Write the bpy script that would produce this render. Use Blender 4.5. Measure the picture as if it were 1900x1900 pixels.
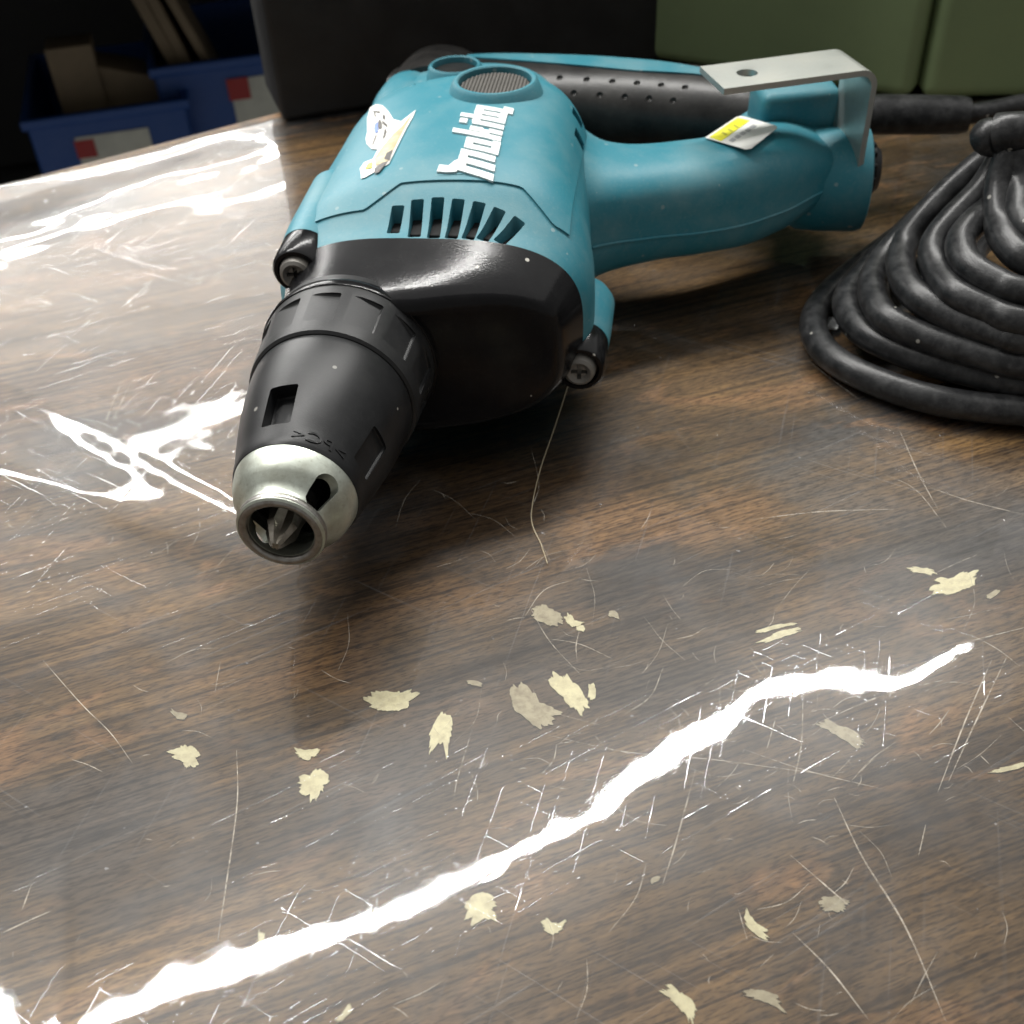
import bpy, bmesh, math, random
import numpy as np
from mathutils import Vector, Matrix, noise as mnoise
for o in list(bpy.data.objects): bpy.data.objects.remove(o)
sc = bpy.context.scene
COL = sc.collection
R = math.radians
# ------------------------------------------------------------------ camera
CAM_H, PITCH, ROLL, FPX = 0.205, R(41), R(3.0), 2050.0      # photo is 1900 px square
_f = Vector((0, math.cos(PITCH), -math.sin(PITCH)))
_u0 = Vector((0, math.sin(PITCH), math.cos(PITCH)))
_r0 = Vector((1, 0, 0))
_r = _r0*math.cos(ROLL) - _u0*math.sin(ROLL)
_u = _u0*math.cos(ROLL) + _r0*math.sin(ROLL)
CAMP = Vector((0, 0, CAM_H))
cd = bpy.data.cameras.new('camera'); cam = bpy.data.objects.new('camera', cd); COL.objects.link(cam)
cam.matrix_world = Matrix(((_r.x, _u.x, -_f.x, 0), (_r.y, _u.y, -_f.y, 0), (_r.z, _u.z, -_f.z, CAM_H), (0, 0, 0, 1)))
cd.sensor_width = 36; cd.lens = 36*FPX/1900; cd.clip_start = 0.01; cd.clip_end = 50
cd.dof.use_dof = True; cd.dof.focus_distance = 0.262; cd.dof.aperture_fstop = 24
sc.camera = cam
# ------------------------------------------------------------------ light
w = bpy.data.worlds.new('World'); sc.world = w; w.use_nodes = True
bg = w.node_tree.nodes['Background']; bg.inputs[0].default_value = (1.0, 0.985, 0.95, 1); bg.inputs[1].default_value = 0.20
def tube_lamp(cx, cy, z, length, width, ang, radiance):
    l = bpy.data.lights.new('ceiling_tube_lamp', 'AREA'); l.shape = 'RECTANGLE'; l.size = length; l.size_y = width
    l.energy = radiance*math.pi*length*width; l.color = (1.0, 0.985, 0.95)
    o = bpy.data.objects.new('ceiling_tube_lamp', l); COL.objects.link(o)
    o.location = (cx, cy, z); o.rotation_euler = (0, 0, R(ang))
    return o
LAMP_Z = 1.1
LAMPS = [(-0.077, 0.81, 1.68, 0.022, 23, 200), (-0.80, 1.66, 1.25, 0.045, 23, 75), (-1.15, 2.70, 1.25, 0.08, 23, 60), (-1.45, 3.7, 1.25, 0.09, 23, 60)]  # furthest tube is added to give more reflected lines in the sheet
for lx, ly, ll, lw_, la, lr in LAMPS: tube_lamp(lx, ly, LAMP_Z, ll, lw_, la, lr)
def ceiling_fill(cx, cy, z, sx, sy, radiance):
    l = bpy.data.lights.new('ceiling_fill', 'AREA'); l.shape = 'RECTANGLE'; l.size = sx; l.size_y = sy
    l.energy = radiance*math.pi*sx*sy; l.color = (1.0, 0.985, 0.955)
    o = bpy.data.objects.new('ceiling_fill', l); COL.objects.link(o); o.location = (cx, cy, z); return o
ceiling_fill(0.0, 1.9, 1.5, 6.0, 4.2, 0.58)       # evenly lit ceiling ahead of and above the table
for k in range(7):                                  # overlapping unseen panels added so the far ceiling's reflection brightens gradually
    y0_ = 1.75+0.36*k; ceiling_fill(-1.9, (y0_+6.0)/2, 1.51+0.01*k, 4.5, 6.0-y0_, 0.54)
vs = sc.view_settings
vs.view_transform = 'Standard'; vs.look = 'None'; vs.exposure = 0.34; vs.gamma = 1.0; vs.use_curve_mapping = False
sc.render.engine = 'CYCLES'
try:
    sc.cycles.transparent_max_bounces = 12; sc.cycles.max_bounces = 6; sc.cycles.diffuse_bounces = 3; sc.cycles.glossy_bounces = 3
except Exception: pass

def ray(px, py): return _f + _r*((px-950)/FPX) - _u*((py-950)/FPX)
def at(px, py, z=0.0):
    d = ray(px, py); return CAMP + d*((z-CAM_H)/d.z)

# ------------------------------------------------------------------ helpers
def link(name, me, mat=None, parent=None, smooth=True, label=None, cat=None, group=None, kind=None):
    o = bpy.data.objects.new(name, me); COL.objects.link(o)
    if mat:
        me.materials.clear(); me.materials.append(mat)
    if parent: o.parent = parent
    if smooth is not None:
        for p in me.polygons: p.use_smooth = bool(smooth)
        if smooth and smooth is not True:
            me.set_sharp_from_angle(angle=R(smooth))
    if label: o['label'] = label
    if cat: o['category'] = cat
    if group: o['group'] = group
    if kind: o['kind'] = kind
    return o
def mesh_from(verts, faces, name='m'):
    me = bpy.data.meshes.new(name); me.from_pydata([tuple(v) for v in verts], [], faces); me.validate(); 
    bm = bmesh.new(); bm.from_mesh(me); bmesh.ops.recalc_face_normals(bm, faces=bm.faces); bm.to_mesh(me); bm.free()
    return me
def loft(rings, caps=True, closed=True):
    n = len(rings[0]); V = [p for r in rings for p in r]; F = []
    for i in range(len(rings)-1):
        for j in range(n if closed else n-1):
            k = (j+1) % n
            F.append((i*n+j, i*n+k, (i+1)*n+k, (i+1)*n+j))
    if caps:
        F.append(tuple(range(n))); F.append(tuple(range((len(rings)-1)*n, len(rings)*n)))
    return mesh_from(V, F)
def interp(xs, ys, x):
    return float(np.interp(x, xs, ys))
def smooth_interp(xs, ys, x):                   # monotone-ish cubic (pchip)
    xs = list(xs); ys = list(ys)
    if x <= xs[0]: return ys[0]
    if x >= xs[-1]: return ys[-1]
    n = len(xs); d = [(ys[i+1]-ys[i])/(xs[i+1]-xs[i]) for i in range(n-1)]
    m = [d[0]]+[0 if d[i-1]*d[i] <= 0 else 2*d[i-1]*d[i]/(d[i-1]+d[i]) for i in range(1, n-1)]+[d[-1]]
    i = max(k for k in range(n-1) if xs[k] <= x)
    hh = xs[i+1]-xs[i]; t = (x-xs[i])/hh
    return (2*t**3-3*t**2+1)*ys[i]+(t**3-2*t**2+t)*hh*m[i]+(-2*t**3+3*t**2)*ys[i+1]+(t**3-t**2)*hh*m[i+1]
def spw(c, e): return math.copysign(abs(c)**e, c)
def catmull(P, per=12):
    P = [Vector(p) for p in P]; out = []
    Q = [P[0]*2-P[1]]+P+[P[-1]*2-P[-2]]
    for i in range(1, len(Q)-2):
        for k in range(per):
            t = k/per
            out.append(0.5*((2*Q[i])+(Q[i+1]-Q[i-1])*t+(2*Q[i-1]-5*Q[i]+4*Q[i+1]-Q[i+2])*t*t+(3*Q[i]-Q[i-1]-3*Q[i+1]+Q[i+2])*t**3))
    out.append(P[-1]); return out
def tube(path, rad, n=14):
    rings = []; path = [Vector(p) for p in path]
    t0 = (path[1]-path[0]).normalized(); nrm = t0.orthogonal().normalized()
    for i, p in enumerate(path):
        t = (path[min(i+1, len(path)-1)]-path[max(i-1, 0)]).normalized()
        nrm = (nrm - t*nrm.dot(t)).normalized(); b = t.cross(nrm)
        r = rad(i/(len(path)-1)) if callable(rad) else rad
        rings.append([p+(nrm*math.cos(2*math.pi*j/n)+b*math.sin(2*math.pi*j/n))*r for j in range(n)])
    return loft(rings)
def lathe(profile, n=64, origin=(0, 0, 0), axis='y', closed=False):
    """profile: list of (along, radius); axis y (tool axis) or z."""
    rings = []
    for a, r in profile:
        rg = []
        for j in range(n):
            t = 2*math.pi*j/n; c, s_ = math.cos(t)*r, math.sin(t)*r
            rg.append((origin[0]+c, origin[1]+a, origin[2]+s_) if axis == 'y' else (origin[0]+c, origin[1]+s_, origin[2]+a) if axis == 'z' else (origin[0]+a, origin[1]+c, origin[2]+s_))
        rings.append(rg)
    if closed: rings.append(rings[0])
    me = loft(rings, caps=not closed)
    if closed:
        bm = bmesh.new(); bm.from_mesh(me); bmesh.ops.remove_doubles(bm, verts=bm.verts, dist=1e-7)
        bmesh.ops.recalc_face_normals(bm, faces=bm.faces); bm.to_mesh(me); bm.free()
    return me
def join_meshes(ms):
    bm = bmesh.new()
    for m in ms: bm.from_mesh(m)
    me = bpy.data.meshes.new('j'); bm.to_mesh(me); bm.free(); return me
def rbox(c, half, bev=0.001, seg=2, rot=None):
    bm = bmesh.new(); bmesh.ops.create_cube(bm, size=1.0)
    for v in bm.verts: v.co = Vector((v.co.x*2*half[0], v.co.y*2*half[1], v.co.z*2*half[2]))
    if bev: bmesh.ops.bevel(bm, geom=bm.edges[:], offset=bev, segments=seg, affect='EDGES', profile=0.5)
    if rot is not None: bmesh.ops.rotate(bm, verts=bm.verts, cent=(0, 0, 0), matrix=rot)
    for v in bm.verts: v.co += Vector(c)
    me = bpy.data.meshes.new('b'); bm.to_mesh(me); bm.free(); return me
def boolean(me, cut, op='DIFFERENCE'):
    a = bpy.data.objects.new('tmp_a', me); b = bpy.data.objects.new('tmp_b', cut); COL.objects.link(a); COL.objects.link(b)
    m = a.modifiers.new('b', 'BOOLEAN'); m.operation = op; m.object = b; m.solver = 'EXACT'
    dg = bpy.context.evaluated_depsgraph_get(); dg.update()
    res = bpy.data.meshes.new_from_object(a.evaluated_get(dg))
    bpy.data.objects.remove(a); bpy.data.objects.remove(b); return res
def text_mesh(body, size, extrude=0.0, offset=0.0, shear=0.0):
    c = bpy.data.curves.new('t', 'FONT'); c.body = body; c.size = size; c.extrude = extrude; c.offset = offset; c.shear = shear
    c.resolution_u = 3
    o = bpy.data.objects.new('tmp_t', c); COL.objects.link(o)
    dg = bpy.context.evaluated_depsgraph_get(); dg.update()
    me = bpy.data.meshes.new_from_object(o.evaluated_get(dg)); bpy.data.objects.remove(o); return me
def empty(name, loc, rz=0, label=None, cat=None, group=None):
    o = bpy.data.objects.new(name, None); COL.objects.link(o); o.location = loc; o.rotation_euler = (0, 0, rz); o.empty_display_size = 0.02
    if label: o['label'] = label
    if cat: o['category'] = cat
    if group: o['group'] = group
    return o

# ------------------------------------------------------------------ materials
class NT:
    def __init__(s, name):
        s.m = bpy.data.materials.new(name); s.m.use_nodes = True; s.t = s.m.node_tree; s.n = s.t.nodes; s.l = s.t.links
        s.b = s.n['Principled BSDF']; s.out = s.n['Material Output']
    def add(s, t, **kw):
        n = s.n.new(t)
        for k, v in kw.items():
            if k.startswith('i_'):
                key = k[2:]; n.inputs[int(key) if key.isdigit() else key].default_value = v
            else: setattr(n, k, v)
        return n
    def link(s, a, b): s.l.new(a, b)
    def coords(s, scale=(1, 1, 1), rot=(0, 0, 0), kind='Object'):
        tc = s.add('ShaderNodeTexCoord'); mp = s.add('ShaderNodeMapping')
        mp.inputs['Scale'].default_value = scale; mp.inputs['Rotation'].default_value = rot
        s.link(tc.outputs[kind], mp.inputs[0]); return mp.outputs[0]
    def noise(s, vec, scale, detail=4, rough=0.55, dist=0):
        n = s.add('ShaderNodeTexNoise'); n.inputs['Scale'].default_value = scale; n.inputs['Detail'].default_value = detail
        n.inputs['Roughness'].default_value = rough; n.inputs['Distortion'].default_value = dist
        if vec is not None: s.link(vec, n.inputs['Vector'])
        return n.outputs['Fac']
    def ramp(s, fac, stops, interp='LINEAR'):
        r = s.add('ShaderNodeValToRGB'); r.color_ramp.interpolation = interp
        e = r.color_ramp.elements
        while len(e) < len(stops): e.new(0.5)
        for k, (p, c) in enumerate(stops):
            e[k].position = p; e[k].color = (c, c, c, 1) if isinstance(c, (int, float)) else tuple(c)+(1,)
        s.link(fac, r.inputs[0]); return r.outputs[0]
    def mix(s, fac, a, b, mode='MIX'):
        m = s.add('ShaderNodeMix'); m.data_type = 'RGBA'; m.blend_type = mode
        for v, i in ((fac, 0), (a, 6), (b, 7)):
            if isinstance(v, (int, float)): m.inputs[i].default_value = v
            elif isinstance(v, tuple): m.inputs[i].default_value = v if len(v) == 4 else v+(1,)
            else: s.link(v, m.inputs[i])
        return m.outputs[2]
    def math(s, op, a, b=0.0):
        m = s.add('ShaderNodeMath'); m.operation = op
        for v, i in ((a, 0), (b, 1)):
            if isinstance(v, (int, float)): m.inputs[i].default_value = v
            else: s.link(v, m.inputs[i])
        return m.outputs[0]
    def bump(s, h, strength, dist, normal=None):
        b = s.add('ShaderNodeBump'); b.inputs['Strength'].default_value = strength; b.inputs['Distance'].default_value = dist
        s.link(h, b.inputs['Height'])
        if normal is not None: s.link(normal, b.inputs['Normal'])
        return b.outputs[0]

def plastic(name, col, rough, dust=(0.3, 0.3, 0.28), dust_amt=0.15, bump=0.2, bump_scale=2500, metallic=0.0, spec=0.5, rvar=0.1, speck=0.0, scale_dust=45):
    t = NT(name); b = t.b; v = t.coords()
    n1 = t.noise(v, scale_dust, 6, 0.65); n2 = t.noise(v, 900, 3, 0.6); n3 = t.noise(v, bump_scale, 2)
    d = t.math('MULTIPLY', t.ramp(n1, [(0.42, 0.0), (0.75, 1.0)]), dust_amt)
    base = t.mix(d, col, dust)
    base = t.mix(t.math('MULTIPLY', t.ramp(n2, [(0.55, 0.0), (0.8, 1.0)]), dust_amt*0.6), base, dust)
    if speck:
        vo = t.add('ShaderNodeTexVoronoi'); vo.inputs['Scale'].default_value = 330; t.link(v, vo.inputs['Vector'])
        wn = t.add('ShaderNodeTexWhiteNoise'); t.link(vo.outputs['Color'], wn.inputs['Vector'])
        pick = t.math('GREATER_THAN', wn.outputs['Value'], 0.965)
        spot = t.math('MULTIPLY', pick, t.math('LESS_THAN', vo.outputs['Distance'], 0.22))
        base = t.mix(t.math('MULTIPLY', spot, speck), base, (0.6, 0.58, 0.52))
    t.link(base, b.inputs['Base Color'])
    r = t.math('ADD', t.math('MULTIPLY', t.math('SUBTRACT', n1, 0.5), rvar*2), rough); t.link(r, b.inputs['Roughness'])
    b.inputs['Metallic'].default_value = metallic; b.inputs['Specular IOR Level'].default_value = spec
    if bump: t.link(t.bump(n3, bump, 0.0002), b.inputs['Normal'])
    return t.m
M = {}
M['teal'] = plastic('teal_plastic', (0.024, 0.185, 0.240), 0.50, (0.20, 0.30, 0.31), 0.48, 0.25, 2600, spec=0.4, speck=0.25)
M['teal_clean'] = plastic('teal_panel', (0.026, 0.192, 0.248), 0.48, (0.20, 0.31, 0.32), 0.38, 0.25, 2600, spec=0.4, speck=0.2)
M['black_gloss'] = plastic('black_painted_metal', (0.007, 0.007, 0.008), 0.15, (0.16, 0.16, 0.15), 0.04, 0.12, 1700, speck=0.8, rvar=0.05, spec=0.2)
M['black_plastic'] = plastic('black_nose_plastic', (0.010, 0.0105, 0.0115), 0.36, (0.15, 0.15, 0.15), 0.08, 0.15, 2600, speck=0.35, spec=0.24)
M['collar'] = plastic('dark_grey_collar_plastic', (0.016, 0.0165, 0.0175), 0.40, (0.16, 0.16, 0.15), 0.10, 0.15, 2600, spec=0.26)
M['rubber'] = plastic('black_grip_rubber', (0.010, 0.0098, 0.0095), 0.33, (0.14, 0.13, 0.12), 0.20, 0.2, 2400, spec=0.35)
M['cord'] = plastic('black_cord_rubber', (0.013, 0.0135, 0.0145), 0.33, (0.17, 0.17, 0.17), 0.20, 0.3, 1500, speck=0.4, scale_dust=240, spec=0.3)
M['grille'] = plastic('dusty_grille', (0.075, 0.07, 0.062), 0.6, (0.12, 0.11, 0.1), 0.4, 0)
M['void'] = plastic('vent_shade_black', (0.004, 0.004, 0.004), 0.8, (0.02, 0.02, 0.02), 0.1, 0)  # near-black painted for the shade inside the vents; also colours the bit holder
M['screw'] = plastic('dull_dark_screw_steel', (0.20, 0.19, 0.175), 0.5, (0.26, 0.24, 0.2), 0.5, 0.3, 900, metallic=0.35, scale_dust=300)
M['zinc'] = plastic('zinc_plated_steel', (0.56, 0.60, 0.53), 0.36, (0.20, 0.19, 0.14), 0.75, 0.10, 1400, metallic=0.78, rvar=0.12, scale_dust=110)
M['zinc_worn'] = plastic('worn_steel_rim', (0.36, 0.35, 0.33), 0.34, (0.15, 0.12, 0.09), 0.75, 0.35, 900, metallic=0.9, scale_dust=320)
M['hook'] = plastic('galvanised_hook_steel', (0.60, 0.62, 0.59), 0.40, (0.45, 0.44, 0.38), 0.5, 0.12, 1200, metallic=0.82, scale_dust=90)
M['bit'] = plastic('dark_bit_steel', (0.30, 0.275, 0.235), 0.38, (0.08, 0.07, 0.05), 0.6, 0.35, 900, metallic=0.9, scale_dust=350)
M['white_ink'] = plastic('white_logo', (0.74, 0.78, 0.77), 0.5, (0.5, 0.55, 0.55), 0.2, 0)
M['sticker'] = plastic('white_sticker', (0.78, 0.78, 0.75), 0.42, (0.55, 0.52, 0.45), 0.35, 0, scale_dust=140)
M['sticker_tan'] = plastic('tan_sticker_print', (0.42, 0.33, 0.17), 0.42, (0.62, 0.58, 0.45), 0.7, 0, scale_dust=260)
M['sticker_dark'] = plastic('dark_print', (0.05, 0.045, 0.04), 0.45, (0.1, 0.09, 0.07), 0.3, 0)
M['sticker_blue'] = plastic('blue_print', (0.11, 0.20, 0.55), 0.45, (0.3, 0.35, 0.6), 0.3, 0)
M['sticker_grey'] = plastic('grey_print', (0.36, 0.37, 0.38), 0.5, (0.5, 0.5, 0.5), 0.4, 0)
M['yellow'] = plastic('yellow_print', (0.75, 0.72, 0.03), 0.45, (0.7, 0.7, 0.3), 0.3, 0)
M['yellow_dark'] = plastic('olive_print', (0.42, 0.40, 0.05), 0.5, (0.5, 0.5, 0.2), 0.3, 0)
M['panel'] = plastic('black_panel_plastic', (0.006, 0.006, 0.0065), 0.55, (0.04, 0.04, 0.04), 0.3, 0.1, 900)
M['green'] = plastic('dull_green_case', (0.19, 0.255, 0.125), 0.5, (0.10, 0.13, 0.07), 0.25, 0.25, 700, scale_dust=20)
M['bin'] = plastic('blue_bin_plastic', (0.010, 0.065, 0.27), 0.45, (0.1, 0.15, 0.35), 0.25, 0.1, 500, scale_dust=25)
M['bin_card'] = plastic('grey_bin_card', (0.62, 0.63, 0.56), 0.6, (0.3, 0.3, 0.28), 0.4, 0)
M['bin_red'] = plastic('red_bin_mark', (0.38, 0.03, 0.03), 0.6, (0.3, 0.1, 0.1), 0.3, 0)
M['cardboard'] = plastic('cardboard', (0.22, 0.17, 0.11), 0.8, (0.15, 0.12, 0.08), 0.5, 0.2, 300)
M['shelf'] = plastic('dark_shelf_paint', (0.02, 0.02, 0.02), 0.7, (0.05, 0.05, 0.05), 0.3, 0)
M['floor'] = plastic('dark_floor', (0.03, 0.028, 0.026), 0.7, (0.06, 0.06, 0.06), 0.3, 0)
M['chip'] = plastic('bare_chipboard', (0.70, 0.65, 0.42), 0.8, (0.30, 0.24, 0.14), 0.6, 0.5, 1200, scale_dust=350)
M['chip_faded'] = plastic('faded_chipboard', (0.42, 0.37, 0.25), 0.8, (0.18, 0.14, 0.09), 0.8, 0.5, 1200, scale_dust=420)
M['scrap'] = plastic('white_scrap', (0.7, 0.72, 0.72), 0.7, (0.5, 0.5, 0.5), 0.3, 0)
M['thread'] = plastic('tan_thread', (0.5, 0.42, 0.28), 0.8, (0.4, 0.35, 0.25), 0.3, 0)

GRAIN = R(18.5)
def wood_mat():
    t = NT('brown_woodgrain_laminate'); b = t.b
    tc = t.add('ShaderNodeTexCoord')
    rot = t.add('ShaderNodeMapping'); rot.inputs['Rotation'].default_value = (0, 0, -GRAIN); t.link(tc.outputs['Object'], rot.inputs[0])
    def stretched(sx, sy):
        m = t.add('ShaderNodeMapping'); m.inputs['Scale'].default_value = (sx, sy, 1); t.link(rot.outputs[0], m.inputs[0]); return m.outputs[0]
    big = t.noise(stretched(6, 17), 1.0, 4, 0.6, 0.7)
    band = t.noise(stretched(7, 95), 1.0, 3, 0.6, 0.6)
    line = t.noise(stretched(7, 600), 1.0, 2, 0.6, 0.12)
    tick = t.noise(stretched(260, 1450), 1.0, 2, 0.7, 0.0)
    c1 = t.ramp(big, [(0.34, (0.038, 0.024, 0.013)), (0.45, (0.096, 0.059, 0.026)), (0.56, (0.162, 0.098, 0.041)), (0.68, (0.245, 0.145, 0.056))])
    c2 = t.ramp(band, [(0.32, (0.72, 0.70, 0.68)), (0.5, (0.97, 0.97, 0.97)), (0.68, (1.22, 1.19, 1.14))])
    col = t.mix(1.0, c1, c2, 'MULTIPLY')
    c3 = t.ramp(line, [(0.38, (0.42, 0.39, 0.36)), (0.46, (0.88, 0.87, 0.86)), (0.56, (1.06, 1.06, 1.06)), (0.7, (1.25, 1.22, 1.15))])
    col = t.mix(0.95, col, t.mix(1.0, col, c3, 'MULTIPLY'))
    c4 = t.ramp(tick, [(0.38, (0.40, 0.37, 0.34)), (0.48, (0.92, 0.91, 0.90)), (0.56, (1.06, 1.06, 1.06)), (0.68, (1.35, 1.32, 1.25))])
    col = t.mix(0.9, col, t.mix(1.0, col, c4, 'MULTIPLY'))
    # greyed, rubbed zones and amber worn zones with shapes of their own
    pz = t.noise(tc.outputs['Object'], 13, 4, 0.6, 0.9)
    col = t.mix(t.math('MULTIPLY', t.ramp(pz, [(0.54, 0.0), (0.68, 1.0)]), 0.55), col, t.mix(1.0, (0.085, 0.082, 0.082), c4, 'MULTIPLY'))
    oz = t.noise(stretched(13, 34), 1.5, 4, 0.6, 1.2)
    col = t.mix(t.math('MULTIPLY', t.ramp(oz, [(0.56, 0.0), (0.67, 1.0)]), 0.6), col, t.mix(1.0, (0.29, 0.155, 0.068), c4, 'MULTIPLY'))
    # worn stains of the laminate, dark and amber; the brown one paints the tool's reflection
    wob = t.add('ShaderNodeTexNoise'); wob.inputs['Scale'].default_value = 26; wob.inputs['Detail'].default_value = 3; t.link(tc.outputs['Object'], wob.inputs['Vector'])
    warp = t.add('ShaderNodeVectorMath'); warp.operation = 'MULTIPLY_ADD'; t.link(wob.outputs['Color'], warp.inputs[0]); warp.inputs[1].default_value = (0.075, 0.075, 0); t.link(tc.outputs['Object'], warp.inputs[2])
    for (px, py, rad_, stretch, tint, amt) in ((1170, 1200, .030, 1.6, (0.030, 0.027, 0.025), .7), (760, 1400, .030, 2.0, (0.034, 0.028, 0.025), .6), (900, 960, .045, 1.5, (0.085, 0.048, 0.022), .55), (660, 1165, .017, 3.2, (0.26, 0.145, 0.062), .55), (1250, 985, .020, 2.2, (0.27, 0.15, 0.066), .55), (250, 700, .030, 2.6, (0.25, 0.145, 0.07), .45), (1780, 1000, .03, 1.6, (0.036, 0.035, 0.036), .6), (120, 1530, .02, 2.0, (0.06, 0.055, 0.055), .5)):
        p = at(px, py, 0)+Vector((0.0375, 0.0375, 0))
        sub = t.add('ShaderNodeMapping'); sub.inputs['Location'].default_value = (-p.x, -p.y, 0); t.link(warp.outputs[0], sub.inputs[0])
        ro = t.add('ShaderNodeMapping'); ro.inputs['Rotation'].default_value = (0, 0, -GRAIN); t.link(sub.outputs[0], ro.inputs[0])
        sc2 = t.add('ShaderNodeMapping'); sc2.inputs['Scale'].default_value = (1/(rad_*stretch), 1/rad_, 0); t.link(ro.outputs[0], sc2.inputs[0])
        ln = t.add('ShaderNodeVectorMath'); ln.operation = 'LENGTH'; t.link(sc2.outputs[0], ln.inputs[0])
        fac = t.math('MULTIPLY', t.ramp(ln.outputs['Value'], [(0.35, 1.0), (1.0, 0.0)], 'EASE'), amt)
        col = t.mix(fac, col, t.mix(1.0, tint, t.mix(1.0, c4, c3, 'MULTIPLY'), 'MULTIPLY'))
    t.link(col, b.inputs['Base Color']); b.inputs['Roughness'].default_value = 0.5
    b.inputs['Specular IOR Level'].default_value = 0.15
    return t.m
M['wood'] = wood_mat()
M['table_edge'] = plastic('dark_table_edge', (0.03, 0.022, 0.016), 0.5, (0.1, 0.09, 0.08), 0.3, 0.1)

def film_mat():
    t = NT('clear_scratched_vinyl'); t.n.remove(t.b)
    tc = t.add('ShaderNodeTexCoord'); ob = tc.outputs['Object']
    # fine scuffs: thin lines in several directions
    hs = []
    for k, (ang, sx, sy, lo) in enumerate([(-0.5, 15, 950, .67), (-1.25, 12, 900, .67), (0.6, 14, 1000, .67)]):
        m0 = t.add('ShaderNodeMapping'); m0.inputs['Rotation'].default_value = (0, 0, ang); t.link(ob, m0.inputs[0])
        m = t.add('ShaderNodeMapping'); m.inputs['Scale'].default_value = (sx, sy, 1); m.inputs['Location'].default_value = (k*3.1, k*7.7, 0)
        t.link(m0.outputs[0], m.inputs[0])
        n = t.noise(m.outputs[0], 1.0, 1, 0.5, 0.0); hs.append(t.ramp(n, [(lo, 0.0), (lo+.05, 1.0)]))
    scuff = t.math('MAXIMUM', t.math('MAXIMUM', hs[0], hs[1]), hs[2])
    zone = t.ramp(t.noise(ob, 13, 4, 0.6, 0.5), [(0.38, 0.30), (0.64, 1.0)])
    scuff = t.math('MULTIPLY', scuff, t.math('MULTIPLY', zone, 0.8))
    nrm = t.bump(scuff, 0.14, 0.0001)
    g1 = t.add('ShaderNodeBsdfGlossy'); g1.inputs['Roughness'].default_value = 0.025; t.link(nrm, g1.inputs['Normal'])
    g2 = t.add('ShaderNodeBsdfGlossy'); g2.inputs['Roughness'].default_value = 0.27; t.link(nrm, g2.inputs['Normal'])
    gm = t.add('ShaderNodeMixShader'); t.link(t.ramp(zone, [(0.1, 0.22), (1.0, 0.50)]), gm.inputs[0]); t.link(g1.outputs[0], gm.inputs[1]); t.link(g2.outputs[0], gm.inputs[2])
    tr = t.add('ShaderNodeBsdfTransparent'); tr.inputs[0].default_value = (0.96, 0.96, 0.95, 1)
    df = t.add('ShaderNodeBsdfDiffuse'); df.inputs[0].default_value = (0.62, 0.64, 0.66, 1)
    smear = t.ramp(t.noise(ob, 22, 6, 0.65, 0.6), [(0.48, 0.0), (0.74, 1.0)])
    spot = t.ramp(t.noise(ob, 420, 2, 0.5), [(0.745, 0.0), (0.80, 1.0)])
    a = t.math('ADD', t.math('MULTIPLY', smear, 0.065), t.math('MULTIPLY', scuff, 0.06))
    a = t.math('ADD', t.math('ADD', a, t.math('MULTIPLY', spot, 0.22)), 0.012)
    body = t.add('ShaderNodeMixShader'); t.link(a, body.inputs[0]); t.link(tr.outputs[0], body.inputs[1]); t.link(df.outputs[0], body.inputs[2])
    fr = t.add('ShaderNodeFresnel'); fr.inputs['IOR'].default_value = 1.5; t.link(nrm, fr.inputs['Normal'])
    mx = t.add('ShaderNodeMixShader'); t.link(fr.outputs[0], mx.inputs[0]); t.link(body.outputs[0], mx.inputs[1]); t.link(gm.outputs[0], mx.inputs[2])
    t.link(mx.outputs[0], t.out.inputs['Surface'])
    return t.m
M['film'] = film_mat()
def scratch_mat():
    t = NT('pale_scratch'); t.n.remove(t.b)
    tr = t.add('ShaderNodeBsdfTransparent'); df = t.add('ShaderNodeBsdfDiffuse'); df.inputs[0].default_value = (0.62, 0.56, 0.47, 1)
    tc = t.add('ShaderNodeTexCoord')
    f = t.ramp(t.noise(tc.outputs['Object'], 300, 3, 0.7), [(0.35, 0.12), (0.7, 0.8)])
    mx = t.add('ShaderNodeMixShader'); t.link(f, mx.inputs[0]); t.link(tr.outputs[0], mx.inputs[1]); t.link(df.outputs[0], mx.inputs[2])
    t.link(mx.outputs[0], t.out.inputs['Surface']); return t.m
M['scratch'] = scratch_mat()

# ------------------------------------------------------------------ table
E0 = at(0, 345, 0); E1 = at(522, 208, 0)               # far edge of the table seen at the left
ed = (E1-E0); ed.z = 0; ed.normalize(); en = Vector((ed.y, -ed.x, 0))   # en points to the camera side
def edge_dist(x, y): return (Vector((x, y, 0))-E0).dot(en)
pL = E0 - ed*0.30; pR = E0 + ed*0.80
near = [Vector((0.50, -0.06, 0)), Vector((-0.45, -0.06, 0))]
outline = [pL, pR, Vector((pR.x+0.05, 0.60, 0)), near[0], near[1]]
V = [(p.x, p.y, 0.0) for p in outline]+[(p.x, p.y, -0.03) for p in outline]; n_ = len(outline)
F = [tuple(range(n_)), tuple(range(2*n_-1, n_-1, -1))]+[(i, n_+i, n_+(i+1) % n_, (i+1) % n_) for i in range(n_)]
table = empty('work_table', (0, 0, 0), 0, 'brown woodgrain work table with beige chips under clear vinyl', 'table')
tt = link('table_top', mesh_from(V, F), M['wood'], table, False)

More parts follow.
